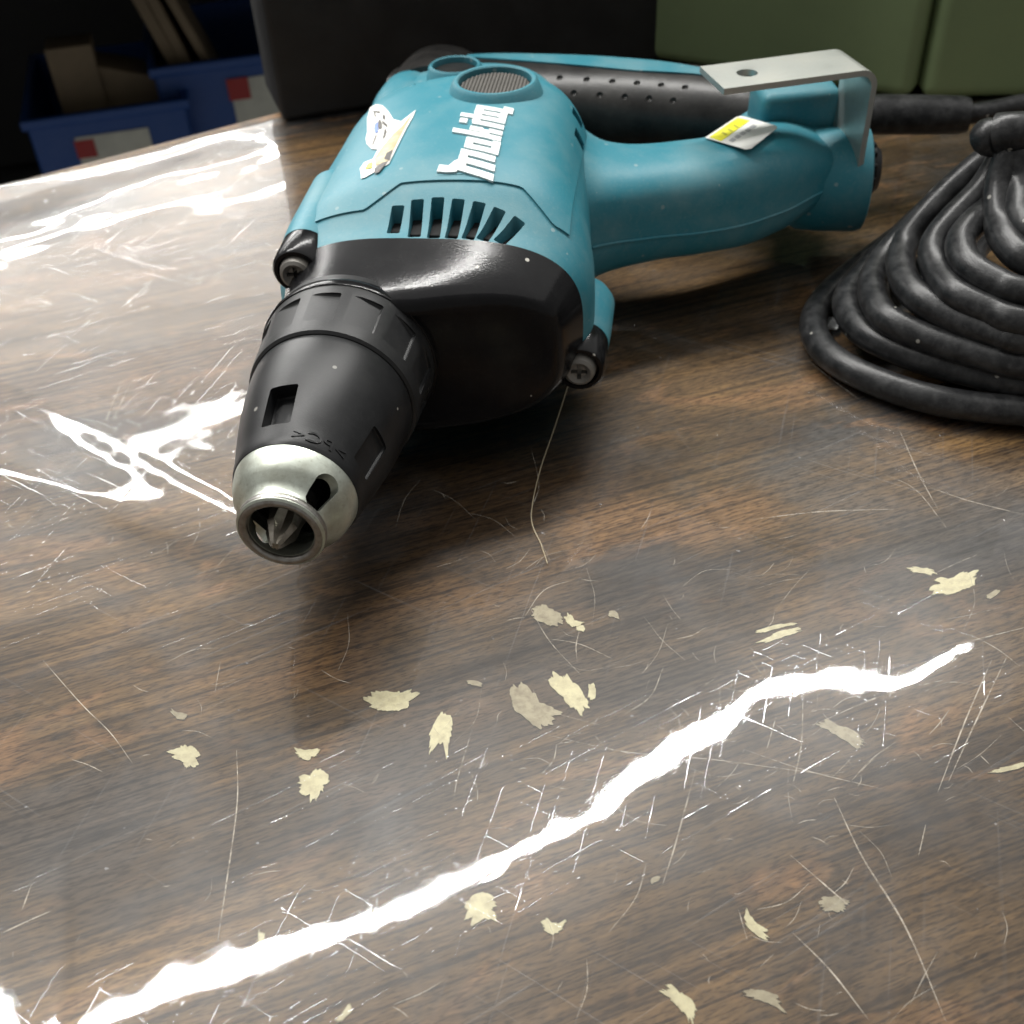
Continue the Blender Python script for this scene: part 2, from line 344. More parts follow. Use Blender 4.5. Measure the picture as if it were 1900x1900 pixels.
# film height: tiny undulation that bends the lamp reflections
def px_of(x, y, z=0.0):
    v = Vector((x, y, z))-CAMP; d = v.dot(_f); return 950+FPX*v.dot(_r)/d, 950-FPX*v.dot(_u)/d
def streak_table(pts, lamp, sk):
    """for each seen point of a lamp reflection: slope the sheet needs there so that it mirrors that lamp"""
    lx, ly, ll, lw_, la, lr = lamp; n = Vector((-math.sin(R(la)), math.cos(R(la)), 0)); c0 = n.dot(Vector((lx, ly, 0)))
    T, RH, MM, G = [], [], [], []
    for px, py, g in pts:
        p = at(px, py, 0.0016); rho = math.hypot(p.x, p.y); u = Vector((p.x/rho, p.y/rho, 0))
        rl = c0/n.dot(u)
        m = (math.atan2(LAMP_Z, rl-rho)-math.atan2(CAM_H, rho))/2
        T.append(px-sk*py); RH.append(rho); MM.append(m); G.append(g)
    return T, RH, MM, G, sk
STREAK_A = streak_table([(-120, 1770, 0), (0, 1792, .1), (50, 1825, 0), (95, 1905, 0), (122, 1960, 0), (150, 1905, .2), (250, 1845, .3), (340, 1805, .5), (410, 1780, .68), (460, 1770, .3), (540, 1755, 0), (640, 1718, 0), (760, 1670, .1), (880, 1620, .3), (1000, 1545, .35), (1120, 1480, .5), (1200, 1425, .5), (1300, 1370, .5), (1380, 1320, .4), (1430, 1290, .1), (1500, 1272, -.1), (1600, 1262, -.3), (1700, 1245, -.4), (1780, 1197, -.3), (2000, 1120, 0)], LAMPS[0], 0.0)
STREAK_B = streak_table([(-150, 880, .1), (0, 885, .25), (60, 893, .3), (120, 905, .1), (200, 917, 0), (272, 905, 0), (262, 865, 0), (236, 830, 0), (300, 795, .1), (360, 768, .3), (450, 745, .4), (600, 690, 0)], LAMPS[1], 2.0)
def streak_h(tab, x, y, px, py, wd):
    T, RH, MM, G, sk = tab; t = px-sk*py
    rf = smooth_interp(T, RH, t); d = math.hypot(x, y)-rf
    if abs(d) > 3.2*wd: return 0.0
    m = smooth_interp(T, MM, t)+0.0016*mnoise.noise(Vector((t/58, sk, 0)))+0.0011*mnoise.noise(Vector((t/23, sk, 5))); g = interp(T, G, t)+0.12*mnoise.noise(Vector((t/33, sk, 9)))
    cc_ = 0.5*(CAM_H/(CAM_H**2+rf*rf))
    return (m*d+0.5*g*cc_*d*d*math.exp(-(d/(wd*0.5))**2))*math.exp(-(d/wd)**2)
def nz(x, y, s, o=0): return mnoise.noise(Vector((x*s+o*17.3, y*s-o*9.1, o*3.7)))
FILM_Z = 0.0016
def smst(a, b, x):
    t = min(1, max(0, (x-a)/(b-a))); return t*t*(3-2*t)
def film_h(x, y):
    p = Vector((x, y, 0)); e = edge_dist(x, y); d = p-E0
    h = 0.00010*nz(x, y, 8, 1) + 0.00004*nz(x, y, 24, 2) + 0.000022*nz(x, y, 80, 6)+ 0.000009*nz(x, y, 190, 9)
    px, py = px_of(x, y)
    h += streak_h(STREAK_A, x, y, px, py, 0.030)
    if px < 640: h += streak_h(STREAK_B, x, y, px, py, 0.060)*smst(640, 520, px)
    # wrinkles running along the far left edge, and the sheet rolling over that edge
    wr = smst(0.10, 0.0, e)*smst(-0.06, -0.13, x)
    along = d.dot(ed)
    h += wr*(0.0006*nz(along*0.4+3, e*1.0, 62, 5) + 0.0014*nz(along*0.45, e, 26, 7)+0.0002*nz(along*.5, e, 130, 11))
    h += 0.0035*smst(0.05, 0.012, e)*smst(-0.06, -0.14, x)*(0.6+0.8*nz(along, 0, 14, 8))
    h -= (max(0, 0.013-e)**2)/0.016
    return FILM_Z + max(h, -0.0012 if e > 0.012 else -1)
nx, ny = 400, 300
verts = []; faces = []
for i in range(nx+1):
    u_ = -1+2*i/nx; k1, k2 = 0.17, 0.44                 # columns fan out with distance
    tq = (u_*(k1+k2*E0.y)-E0.x)/(ed.x-u_*k2*ed.y)
    ytop = min(E0.y+ed.y*tq+0.005, 0.75); y0 = 0.03
    for j in range(ny+1):
        f = j/ny; y = y0+(ytop-y0)*(0.72*f+0.28*f*f); x = u_*(k1+k2*y)
        verts.append((x, y, film_h(x, y)))
for i in range(nx):
    for j in range(ny):
        a = i*(ny+1)+j; faces.append((a, a+ny+1, a+ny+2, a+1))
me = mesh_from(verts, faces)
film = link('vinyl_sheet', me, M['film'], None, True, 'clear scratched vinyl sheet covering the brown woodgrain table', 'vinyl sheet')

# bare chips in the laminate, seen through the sheet
rng = random.Random(4)
def chip(px, py, L, W, ang, seed, rag=0.32, n=110):
    r = random.Random(seed); pts = []; sk = r.uniform(-.6, .6); sk2 = r.uniform(-.35, .35)
    ca, sa = math.cos(R(ang)), math.sin(R(ang)); ph = [r.uniform(0, 6.28) for _ in range(6)]
    for k in range(n):
        t = 2*math.pi*k/n
        q = Vector((math.cos(t), math.sin(t), seed*1.7))
        m = 1+rag*(0.55*mnoise.noise(q*1.1+Vector((seed*2.3, 0, 0)))+0.42*mnoise.noise(q*2.3)+0.22*mnoise.noise(q*6)+0.12*mnoise.noise(q*15))
        m = max(m, 0.4); a, b = spw(math.cos(t), .72)*L/2*m, spw(math.sin(t), .72)*W/2*m
        a += 0.35*b*L/max(W, 1)*sk; b += sk2*W*((2*a/L)**2-0.4)
        pts.append(at(px+a*ca-b*sa, py+a*sa+b*ca, 0.0003))
    c = sum(pts, Vector())/n
    V = [(c.x, c.y, 0.0001)]+[(p.x, p.y, 0.0003) for p in pts]+[(p.x, p.y, -0.0003) for p in pts]
    F = [tuple(range(1, n+1))]+[(1+k, n+1+k, n+1+(k+1) % n, 1+(k+1) % n) for k in range(n)]
    link('bare_chip', mesh_from(V, F), M['chip_faded'] if seed % 3 == 0 else M['chip'], table, False)
for k, c in enumerate([(1012, 1138, 62, 30, 25), (1062, 1150, 34, 16, 35), (1078, 1166, 16, 10, 0), (1138, 1140, 20, 12, 10), (725, 1298, 84, 36, -8), (820, 1360, 36, 66, 10), (985, 1312, 92, 46, 38), (1062, 1288, 92, 34, 52), (1098, 1284, 14, 30, 0), (880, 1267, 30, 9, 15), (580, 1454, 50, 50, 40), (345, 1402, 46, 34, 40), (333, 1326, 30, 12, 10), (1768, 1084, 86, 36, -10), (1712, 1058, 52, 10, 8), (1570, 1362, 92, 20, 28), (1440, 1164, 70, 7, -14), (1455, 1176, 74, 12, -18), (1548, 1678, 50, 24, 10), (1402, 1718, 56, 20, 42), (1262, 1858, 86, 26, 45), (1420, 1852, 70, 20, 18), (892, 1690, 70, 46, -10), (484, 1748, 12, 44, 4), (1216, 1632, 20, 10, -30), (640, 1880, 40, 10, -45), (1870, 1425, 70, 8, -12), (1843, 1102, 26, 10, -30), (1025, 1718, 40, 22, 10), (570, 1398, 40, 18, 5)]):
    chip(*c, seed=k+3, rag=0.9 if c[2] > 30 else 0.6)

# scratches on the sheet: thin ribbons lying on it
sv, sf = [], []
def scratch(P, wd):
    path = catmull([at(x, y, FILM_Z) for x, y in P], 10); b = len(sv)
    for i, p in enumerate(path):
        t = (path[min(i+1, len(path)-1)]-path[max(i-1, 0)]); t.z = 0; t.normalize(); nrm = Vector((-t.y, t.x, 0))
        ww = wd*(0.25+0.75*math.sin(math.pi*min(1, max(0, i/(len(path)-1)))))*0.5
        z = film_h(p.x, p.y)+0.00006
        sv.append((p.x+nrm.x*ww, p.y+nrm.y*ww, z)); sv.append((p.x-nrm.x*ww, p.y-nrm.y*ww, z))
    for i in range(len(path)-1): sf.append((b+2*i, b+2*i+1, b+2*i+3, b+2*i+2))
for P, wd in [([(80, 1225), (150, 1305), (205, 1360), (245, 1415)], .00022), ([(439, 1392), (440, 1490), (420, 1640), (404, 1745)], .0003), ([(1548, 1480), (1600, 1590), (1680, 1720), (1755, 1895)], .0004),
              ([(1465, 1585), (1540, 1650), (1575, 1680)], .0003), ([(1470, 1730), (1540, 1800), (1610, 1890)], .0003), ([(985, 830), (1000, 900), (985, 960), (1020, 1040)], .0002), ([(985, 1130), (1020, 1190), (1080, 1255)], .0002), ([(1015, 1185), (1075, 1195), (1135, 1222)], .0002),
              ([(1670, 800), (1705, 880), (1740, 945)], .0003), ([(1725, 905), (1800, 930), (1900, 955)], .0003), ([(1640, 880), (1700, 910), (1760, 985)], .0002), ([(1390, 965), (1520, 950), (1660, 945)], .0003), ([(1840, 1225), (1790, 1340), (1740, 1470)], .0003), ([(1870, 1215), (1810, 1340), (1760, 1450)], .0003),
              ([(1000, 1360), (1160, 1395), (1330, 1410), (1560, 1440)], .0002), ([(1380, 1390), (1500, 1430), (1640, 1465)], .0002), ([(1290, 1430), (1255, 1560), (1230, 1640)], .0003), ([(1490, 1290), (1487, 1380), (1470, 1460)], .0003), ([(1440, 1330), (1420, 1400)], .0002), ([(1780, 1195), (1900, 1165)], .0003), ([(1520, 1340), (1640, 1290), (1760, 1260)], .0003),
              ([(60, 1640), (42, 1690)], .0003), ([(0, 1735), (95, 1690)], .0003), ([(1500, 670), (1545, 705), (1595, 742)], .0003), ([(330, 870), (440, 800), (470, 760)], .0005), ([(190, 800), (230, 700)], .0004), ([(205, 790), (250, 700)], .0003), ([(880, 1340), (850, 1440), (842, 1480)], .0002), ([(1130, 1730), (1180, 1665), (1200, 1600)], .0002)]:
    scratch(P, wd)
for k in range(240):
    if rng.random() < 0.6:
        cx, cy = rng.gauss(1350, 260), rng.gauss(1330, 170)
    else:
        cx, cy = rng.uniform(0, 1900), rng.uniform(850, 1900)
    if not (-50 < cx < 1950 and 820 < cy < 1950): continue
    L = rng.choice([14, 22, 35, 60, 110]); a = rng.gauss(-0.3, 0.9)
    bend = rng.uniform(-.15, .15)*L
    scratch([(cx-L/2*math.cos(a), cy-L/2*math.sin(a)), (cx-bend*math.sin(a), cy+bend*math.cos(a)), (cx+L/2*math.cos(a), cy+L/2*math.sin(a))], rng.choice([.00010, .00012, .00016, .00022]))
so = link('surface_scratch', mesh_from(sv, sf), M['scratch'], film, False); so['kind'] = 'stuff'

# ------------------------------------------------------------------ tool
O_ = at(520, 990, .04)
AZ = R(8.4)
tool = empty('screwdriver_tool', (O_.x, O_.y, 0), -AZ, 'teal and black corded drywall screwdriver lying on its side', 'power tool')
mm = 0.001
def S(pts): return [(x*mm, y*mm, z*mm) for x, y, z in pts]
def scale_mesh(me):
    me.transform(Matrix.Scale(mm, 4)); return me
def part(name, me, mat, parent=None, smooth=35, **kw): return link(name, scale_mesh(me), M[mat], parent or tool, smooth, **kw)
ZC = 39.0
def smst(a, b, x):
    t = min(1, max(0, (x-a)/(b-a))); return t*t*(3-2*t)
# motor housing section: asymmetric superellipse about the crown
HK = [92, 97, 104, 113, 125, 150, 176, 188, 199, 212, 226, 244, 258, 266]
hL_ = [-23, -26, -27.5, -28, -28, -27.5, -27, -27, -27, -27, -27, -26, -24, -17]
hR_ = [62, 64, 65, 64.5, 63, 61, 60, 58, 53, 49, 48, 48, 47, 44]
zT_ = [65.0, 66, 69, 73, 75.5, 77, 77, 75, 69, 63, 60, 58, 55, 50]
zB_ = [13, 11, 8, 5, 3, 2.4, 2.4, 3, 6, 12, 16, 18, 21, 26]
hC_ = [20, 22, 24, 27, 28, 29, 29, 28, 24, 18, 14, 12, 12, 12]
def msec(s):
    g = lambda a: smooth_interp(HK, a, s); return g(hL_), g(hR_), g(zT_), g(zB_), g(hC_)
def mpt(s, t, off=0.0):
    hL, hR, zT, zB, hC = msec(s)
    c, sn = math.cos(t), math.sin(t)
    k_ = smst(92, 128, s)
    e = 2/2.9 if c >= 0 else 2/(3.3-1.05*k_)
    ez = 2/(2.9-0.4*k_)
    a = (hR-hC) if c >= 0 else (hC-hL)
    b = (zT-ZC) if sn >= 0 else (ZC-zB)
    return Vector((hC+spw(c, e)*(a+off), s, ZC+spw(sn, ez)*(b+off)))
def mtop(h, s, off=0.0):            # point on the upper skin at lateral h
    lo, hi = 0.02, math.pi-0.02
    for _ in range(22):
        m = (lo+hi)/2
        if mpt(s, m).x > h: lo = m
        else: hi = m
    p = mpt(s, lo); q1 = mpt(s, lo-0.02); q2 = mpt(s, lo+0.02); p3 = mpt(s+1, lo)
    n = (q1-q2).cross(p3-p).normalized()
    if n.z < 0: n = -n
    return p+n*off
def pix_to_sh(px, py, off=0.0):          # photo pixel -> (h, s) on the upper skin of the motor housing
    d = ray(px, py)
    ca, sa = math.cos(AZ), math.sin(AZ)
    best = None; t = 0.2
    prev = None
    step = 0.004
    while t < 0.7:
        p = CAMP+d*t; dx, dy = p.x-O_.x, p.y-O_.y
        h = (dx*ca-dy*sa)/mm; s = (dx*sa+dy*ca)/mm; z = p.z/mm
        if 93 < s < 265:
            hL, hR = msec(s)[:2]
            if hL+0.3 < h < hR-0.3:
                if z <= mtop(h, s, off).z:
                    if step < 0.0003: return (h, s)
                    t -= step; step *= 0.25
        t += step
    return None
NS = 96
ss = [92+i*(266-92)/80 for i in range(81)]
rings = [[mpt(s, 2*math.pi*j/NS) for j in range(NS)] for s in ss]
body = loft(rings)
# vent slots cut into the front upper face
cuts = []; vent_pos = []
VT = [(739, 381), (775, 371), (813, 366), (851, 370), (890, 375), (928, 388), (965, 407)]
VB = [(729, 433), (768, 440), (804, 445), (837, 448), (868, 453), (895, 462), (926, 469)]
for (tx_, ty_), (bx_, by_) in zip(VT, VB):
    ht, st = pix_to_sh(tx_, ty_); hb, sb = pix_to_sh(bx_, by_)
    hc, scn = (ht+hb)/2, (st+sb)/2; ln = math.hypot(ht-hb, st-sb); an = -math.atan2(ht-hb, st-sb)
    zt = mtop(hc, scn).z
    cuts.append(rbox((hc, scn, zt), (1.8, ln/2, 13), 0.35, 1, Matrix.Rotation(an, 3, 'Z'))); vent_pos.append((hc, scn, zt, ln, an))
# square latch holes near the rear of the cover
for hc, s_, dz in ((2.5, 190, 0), (55, 176, 0), (56.5, 163, 0)):
    p = mtop(hc, s_); cuts.append(rbox(p, (2.6, 3.2, 6), 0.3, 1, Matrix.Rotation(R(25 if hc > 20 else -22), 3, 'Y')))
# dished hollow beside the rear left shoulder
body = boolean(body, join_meshes(cuts))
housing = part('motor_housing', body, 'teal', smooth=30)
for hc, scn, zt, ln, an in vent_pos:
    off = Matrix.Rotation(an, 3, 'Z') @ Vector((0, 2.0, 0))
    part('vent_shade_block', rbox((hc+off.x, scn+off.y, zt-7.8), (1.77, ln/2-2.1, 4.6), 0.2, 1, Matrix.Rotation(an, 3, 'Z')), 'void', housing)  # solid near-black block put in the slot as its inner shade
# raised cover panel with the logo
def panel_front(h):
    return 110.8+1.6*math.cos((h-27)/18.0) - max(0, (abs(h-27)-17))*0.8
pr = []; NP = 60
hs = [-14+(57.5+14)*k/NP for k in range(NP+1)]
NSG = 40
grid = []
for k in range(NSG+1):
    row = []
    for h in hs:
        f0 = max(103.5, panel_front(h)); s = f0+(197-f0)*k/NSG
        row.append((h, s))
    grid.append(row)
Vp = []; Fp = []
for lvl in (0.55, -1.0):
    for row in grid:
        for h, s in row: Vp.append(mtop(min(h, msec(s)[1]-1.2), s, lvl))
W_ = NP+1; N_ = W_*(NSG+1)
for a in range(NSG):
    for b in range(NP):
        i = a*W_+b; Fp.append((i, i+1, i+W_+1, i+W_)); Fp.append((N_+i, N_+i+W_, N_+i+W_+1, N_+i+1))
bd = [b for b in range(NP+1)]+[a*W_+NP for a in range(1, NSG+1)]+[NSG*W_+b for b in range(NP-1, -1, -1)]+[a*W_ for a in range(NSG-1, 0, -1)]
for k in range(len(bd)):
    i, j = bd[k], bd[(k+1) % len(bd)]; Fp.append((i, N_+i, N_+j, j))
cover = mesh_from(Vp, Fp)
ccut = []
for hc, s_ in ((2.5, 190), (55, 176), (56.5, 163)):
    p = mtop(min(hc, 57), s_); ccut.append(rbox(p, (2.6, 3.2, 6), 0.3, 1, Matrix.Rotation(R(25 if hc > 20 else -22), 3, 'Y')))
# shallow arc groove above the vents
gp = [mtop(h, 114.0-0.012*(h-27)**2, 1.2) for h in [14+k for k in range(27)]]
ccut.append(tube(gp, lambda f: 0.15+0.75*math.sin(math.pi*f)**0.5, 8))
cover = boolean(cover, join_meshes(ccut))
cover = part('cover_panel', cover, 'teal_clean', smooth=30)

# raised white lettering made of upright bars, conformed to the cover
def strip_poly(name, poly, thick=0.45, mat='white_ink', off=0.65, parent=None):
    V = []; n = len(poly)
    for lv in (off+thick, off-0.3):
        for (x, y) in poly:
            V.append(mtop(y, x, lv))
    F = [tuple(range(n)), tuple(range(2*n-1, n-1, -1))]+[(i, (i+1) % n, n+(i+1) % n, n+i) for i in range(n)]
    return V, F
def letter(polys):
    V = []; F = []
    for poly in polys:
        # densify
        D = []
        for i in range(len(poly)):
            a, b = poly[i], poly[(i+1) % len(poly)]
            for k in range(3): D.append((a[0]+(b[0]-a[0])*k/3, a[1]+(b[1]-a[1])*k/3))
        v, f = strip_poly('l', D); o = len(V); V += v; F += [tuple(i+o for i in q) for q in f]
    me = mesh_from(V, F); part('letter', me, 'white_ink', cover, smooth=None)
LS, LH0 = 113.0, 36.0        # s of the first bar, h of the baseline; letters rise towards -h
def bar(c, w, b, t, sl=0.38):  # bar at s=c, from baseline offset b to top t (heights in mm), slanted
    c *= 0.93; b *= 0.9; t *= 0.9; f = lambda q: c+q*sl
    return [(LS+f(b)-w/2, LH0-b), (LS+f(b)+w/2, LH0-b), (LS+f(t)+w/2, LH0-t), (LS+f(t)-w/2, LH0-t)]
def hbar(c0, c1, b, t, sl=0.38):
    c0 *= 0.93; c1 *= 0.93; b *= 0.9; t *= 0.9
    return [(LS+c0+b*sl, LH0-b), (LS+c1+b*sl, LH0-b), (LS+c1+t*sl, LH0-t), (LS+c0+t*sl, LH0-t)]
bw = 2.55
letter([bar(0, bw, 0, 13.0), bar(4.0, bw, 0, 12), bar(8.0, bw, 0.4, 11.5), hbar(-1.3, 9.3, 9.2, 11.9), [(LS+c*.93+q*.9*.3, LH0-q*.9) for c, q in ((-1.3, 11.7), (4.6, 11.7), (3.2, 13.2), (0.6, 14.6), (0.2, 17.6), (-3.0, 18.0), (-2.4, 14.6))]])
letter([bar(11.8, bw, .4, 11), bar(15.8, bw, 0, 11), hbar(10.5, 17, 8.6, 11.2), hbar(10.5, 18, -.2, 2.4)])
letter([bar(20.0, bw, 0, 16.5), bar(23.6, 2.4, 0, 4.6), bar(23.2, 2.6, 6.5, 11), hbar(20, 23.8, 4.2, 7.2)])
letter([bar(27.6, bw, 0, 10.8), bar(27.4, 2.9, 12.6, 15.2)])
letter([bar(31.6, bw, 0, 15.6), hbar(27.6, 35.2, 8.4, 11), hbar(31, 34.6, 0, 2.4)])
letter([bar(35.4, bw, .4, 10.6), bar(39.4, bw, 0.2, 10.8), hbar(34.1, 40.7, 8.3, 11.2), hbar(34.1, 40.0, 0, 2.3), hbar(38.4, 43.0, -1.6, 1.8)])

# brush cap and rear cap on the upper face
def cap(name, h, s, zb, zt, r, ri, mat_disc, grid_=False):
    tilt = 0
    prof = [(zb, r+3.6), (zb+(zt-zb)*0.45, r+1.9), (zt-0.8, r+0.3), (zt, r-0.6), (zt, ri+0.4), (zt-0.4, ri), (zt-3.2, ri), (zt-3.2, 0.01), (zb, 0.01)]
    o = part(name, lathe(prof, 64, (h, s, 0), 'z'), 'teal', housing, smooth=40)
    part('cap_disc', lathe([(zt-3.3, 0.01), (zt-3.3, ri-0.15), (zt-2.4, ri-0.2), (zt-2.2, ri-1.0), (zt-2.2, 0.01)], 48, (h, s, 0), 'z'), mat_disc, housing, smooth=40)
    return o
cap('vent_cap', 29.5, 171, 71, 80.0, 13.4, 11.6, 'rubber')
cap('rear_cap', 7.5, 225, 52, 66, 9.4, 8.2, 'rubber')
# knurl on the big cap disc
ms = []
for i in range(-9, 10):
    L = math.sqrt(max(0.5, 10.6**2-(i*1.15)**2)); ms.append(rbox((29.5+i*1.15, 171, 77.9), (0.28, L, 0.35), 0, 1))
for i in range(-9, 10):
    L = math.sqrt(max(0.5, 10.6**2-(i*1.15)**2)); ms.append(rbox((29.5, 171+i*1.15, 77.75), (L, 0.28, 0.32), 0, 1))
part('cap_grille', join_meshes(ms), 'grille', housing, smooth=None)
# rear left shoulder with a dished hollow
shoulder = loft([[(-14+13*math.cos(t)*k, s, 40+(13+zz)*k*math.sin(t)) for t in [2*math.pi*j/40 for j in range(40)]] for s, k, zz in ((200, .72, 0), (207, .95, 1), (217, 1.03, 2), (232, 1.1, 3), (246, 1.08, 2), (254, .9, 0), (258, .6, 0))])
part('rear_shoulder', shoulder, 'teal', housing, smooth=50)

# ---- screw bosses
def boss(h, z, s0, s1, s2, r):
    fr = lathe([(s0+2.0, 0.02), (s0+2.0, r-2.2), (s0, r-1.7), (s0, r-0.7), (s0+0.9, r), (s1, r+0.3), (s1, 0.02)], 40, (h, 0, z))
    part('screw_boss', fr, 'black_gloss', tool, smooth=40)
    re = lathe([(s1-0.1, 0.02), (s1-0.1, r+0.4), (s1+8, r+0.9), (s2-6, r+1.2), (s2-1.5, r-0.4), (s2, r-4), (s2, 0.02)], 40, (h, 0, z))
    part('teal_boss', re, 'teal', housing, smooth=40)
    sc_ = lathe([(s0-1.0, 0.02), (s0-1.0, 2.0), (s0-1.3, 2.3), (s0-2.0, 3.4), (s0-1.4, 4.3), (s0+0.4, 4.8), (s0+4, 4.8), (s0+4, .02)], 32, (h, 0, z))
    sc_ = boolean(boolean(sc_, rbox((h, s0-1.5, z), (0.6, 2.5, 2.4), 0, 1)), rbox((h, s0-1.5, z), (2.41, 2.52, 0.61), 0, 1))
    part('screw', sc_, 'screw', tool, smooth=40)
boss(-16.5, 57.0, 87.5, 99, 142, 7.0)
boss(61.5, 26.5, 89.5, 103, 132, 7.4)
boss(-17, 22, 90, 100, 140, 7.2)

# ---- gear housing (black, glossy)
GK = [68.3, 68.6, 69.3, 70.6, 74, 80, 87, 92.6]
gin = [9.5, 7.4, 5.9, 5.0, 3.9, 2.4, 0.9, -0.4]
def gpt(s, t, inset):
    hL, hR, zT, zB, hC = -23, 62, 65.0, 13, 20
    c, sn = math.cos(t), math.sin(t)
    e = 2/2.9 if c >= 0 else 2/3.3
    a = (hR-hC-inset*1.0) if c >= 0 else (hC-hL-inset)
    b = (zT-ZC-inset*1.0) if sn >= 0 else (ZC-zB-inset*.8)
    x = hC+spw(c, e)*a; z = ZC+spw(sn, 2/(2.9+.4*(92.6-s)/24))*b
    k = (92.6-s)/24.0
    return Vector((x, s+max(0, x-18)*0.27*k, z))
rings = [[gpt(s, 2*math.pi*j/NS, i) for j in range(NS)] for s, i in zip(GK, gin)]
gear = part('gear_housing', loft(rings), 'black_gloss', smooth=60)
part('collar_seat', lathe([(70.2, 18), (69.6, 23.6), (69.8, 24.2), (70.6, 24.4), (74, 23.6), (80, 21), (82, 18)], 72, (0, 0, ZC+.7)), 'black_gloss', gear, smooth=50)

# ---- nose: collar, cone, locator, bit
NZ = 40.0
col_prof = [(76, 10), (76, 23.2), (71, 23.6), (68.5, 23.6), (53, 22.3), (50.6, 22.0), (50.0, 21.3), (50.0, 10)]
collar = lathe(col_prof, 96, (0, 0, NZ))
cc = []
for k in range(13):
    a = R(67+k*360/13)
    rot = Matrix.Rotation(math.pi/2-a, 3, 'Y')
    b = rbox((0, 0, 0), (4.3, 5.9, 2.4), 0.4, 1)
    # cut so that each flat dips at one side
    b.transform(Matrix.Translation((0, 60.3, 24.55)) @ Matrix.Rotation(R(4.8), 4, 'X') @ Matrix.Rotation(R(7), 4, 'Y')); b.transform(rot.to_4x4()); b.transform(Matrix.Translation((0, 0, NZ)))
    cc.append(b)
collar = boolean(collar, join_meshes(cc))
part('depth_collar', collar, 'collar', smooth=30)
def cone_r(s): return smooth_interp([13.6, 14.6, 18, 24, 31, 38, 45, 49.6, 51.5], [15.0, 15.4, 16.0, 17.4, 18.9, 20.1, 20.9, 21.1, 20.4], s)
cs = [13.6, 14.1, 14.6, 16]+[18+1.5*i for i in range(18)]+[45, 46.5, 48, 49.6, 50.5, 51.5]
prof = [(13.6, 14.0)]+[(s, cone_r(s)) for s in cs]+[(51.5, 12.4), (14.4, 12.4)]
cone = lathe(prof, 96, (0, 0, NZ), closed=True)
cc = []
for a_deg, s0, s1, wd, dp in ((103.5, 19.0, 31.2, 3.7, 4.3), (17, 17, 29, 3.6, 1.0), (-77, 20, 31, 3.3, 1.0), (197, 20, 31, 3.3, 4.3)):
    rot = Matrix.Rotation(math.pi/2-R(a_deg), 4, 'Y')
    b = rbox((0, 0, 0), (wd, (s1-s0)/2, 6.5), 0.4, 1)
    b.transform(Matrix.Translation((0, 0, NZ)) @ rot @ Matrix.Translation((0, (s0+s1)/2, cone_r((s0+s1)/2)+6.5-dp)) @ Matrix.Rotation(R(12), 4, 'X')); cc.append(b)
cone = boolean(cone, join_meshes(cc))
cone = part('nose_cone', cone, 'black_plastic', smooth=30)
tm = text_mesh('>PC<', 5.0, 0.35, 0.02)
xs = [v.co.x for v in tm.vertices]; xm = (min(xs)+max(xs))/2
for v in tm.vertices:
    tx, ty, tz = v.co.x-xm, v.co.y, v.co.z
    s = 15.2+ty*0.80; r = cone_r(s)-0.05+tz*0.9; a = R(62)+(tx*1.15)/r
    v.co = Vector((math.cos(a)*r, s, NZ+math.sin(a)*r))
part('moulded_mark', tm, 'black_plastic', cone, smooth=None)
# zinc plated depth locator: shell with two side windows
outp = [(0.5, 9.3), (0.0, 9.7), (0.4, 10.2), (1.8, 10.1), (2.6, 9.7), (4.2, 9.9), (5.6, 10.9), (7.2, 12.7), (8.8, 13.6), (10.8, 14.3), (12.6, 14.7), (14.6, 15.0), (17, 15.1)]
inn = [(17, 13.0), (11, 12.2), (8, 10.4), (5.5, 8.4), (3, 7.7), (0.9, 7.6)]
loc = lathe(outp+inn, 96, (0, 0, NZ), closed=True)
capm = []
for ang in (38, 218):
    prof = [(-20, .01), (-20, 3.1), (20, 3.1), (20, .01)]
    pts = []
    for k in range(20):
        t = 2*math.pi*k/20; pts.append(((3.2 if math.sin(t) > 0 else 2.5)*math.cos(t), 6.0+(2.6*math.sin(t))+(1.7 if math.sin(t) > 0 else -1.1)))
    rg = [[(x, y, z) for x, y in pts] for z in (3, 30)]
    b = loft(rg); b.transform(Matrix.Rotation(math.pi/2-R(ang), 4, 'Y')); b.transform(Matrix.Translation((0, 0, NZ))); capm.append(b)
loc = boolean(loc, join_meshes(capm))
loc = part('depth_locator', loc, 'zinc', smooth=35)
part('locator_rim', lathe([(0.3, 9.75), (-0.25, 9.3), (-0.35, 8.6), (0.0, 7.9), (0.9, 7.65), (2.0, 8.2), (2.6, 9.9), (2.2, 10.3), (0.9, 10.35)], 96, (0, 0, NZ), closed=True), 'zinc_worn', loc, smooth=60)
# cross-head bit
def bit_ring(s, r, w):
    pts = []
    for q in range(4):
        for (a, b) in ((r, -w), (r, w), (w*1.15, w*1.15)):
            c, sn = math.cos(q*math.pi/2+.5), math.sin(q*math.pi/2+.5)
            pts.append((a*c-b*sn, s, NZ+a*sn+b*c))
    return pts
bit = loft([bit_ring(-4.2, .9, .35), bit_ring(-3.6, 1.5, .5), bit_ring(1.0, 3.9, 1.0), bit_ring(5.5, 4.0, 1.4), bit_ring(8.0, 4.0, 2.5), bit_ring(24, 4.0, 2.6)])
part('driver_bit', bit, 'bit', smooth=25)
part('bit_holder', lathe([(11, .02), (11, 4.2), (12, 5.4), (40, 5.6), (40, .02)], 32, (0, 0, NZ)), 'void', smooth=40)

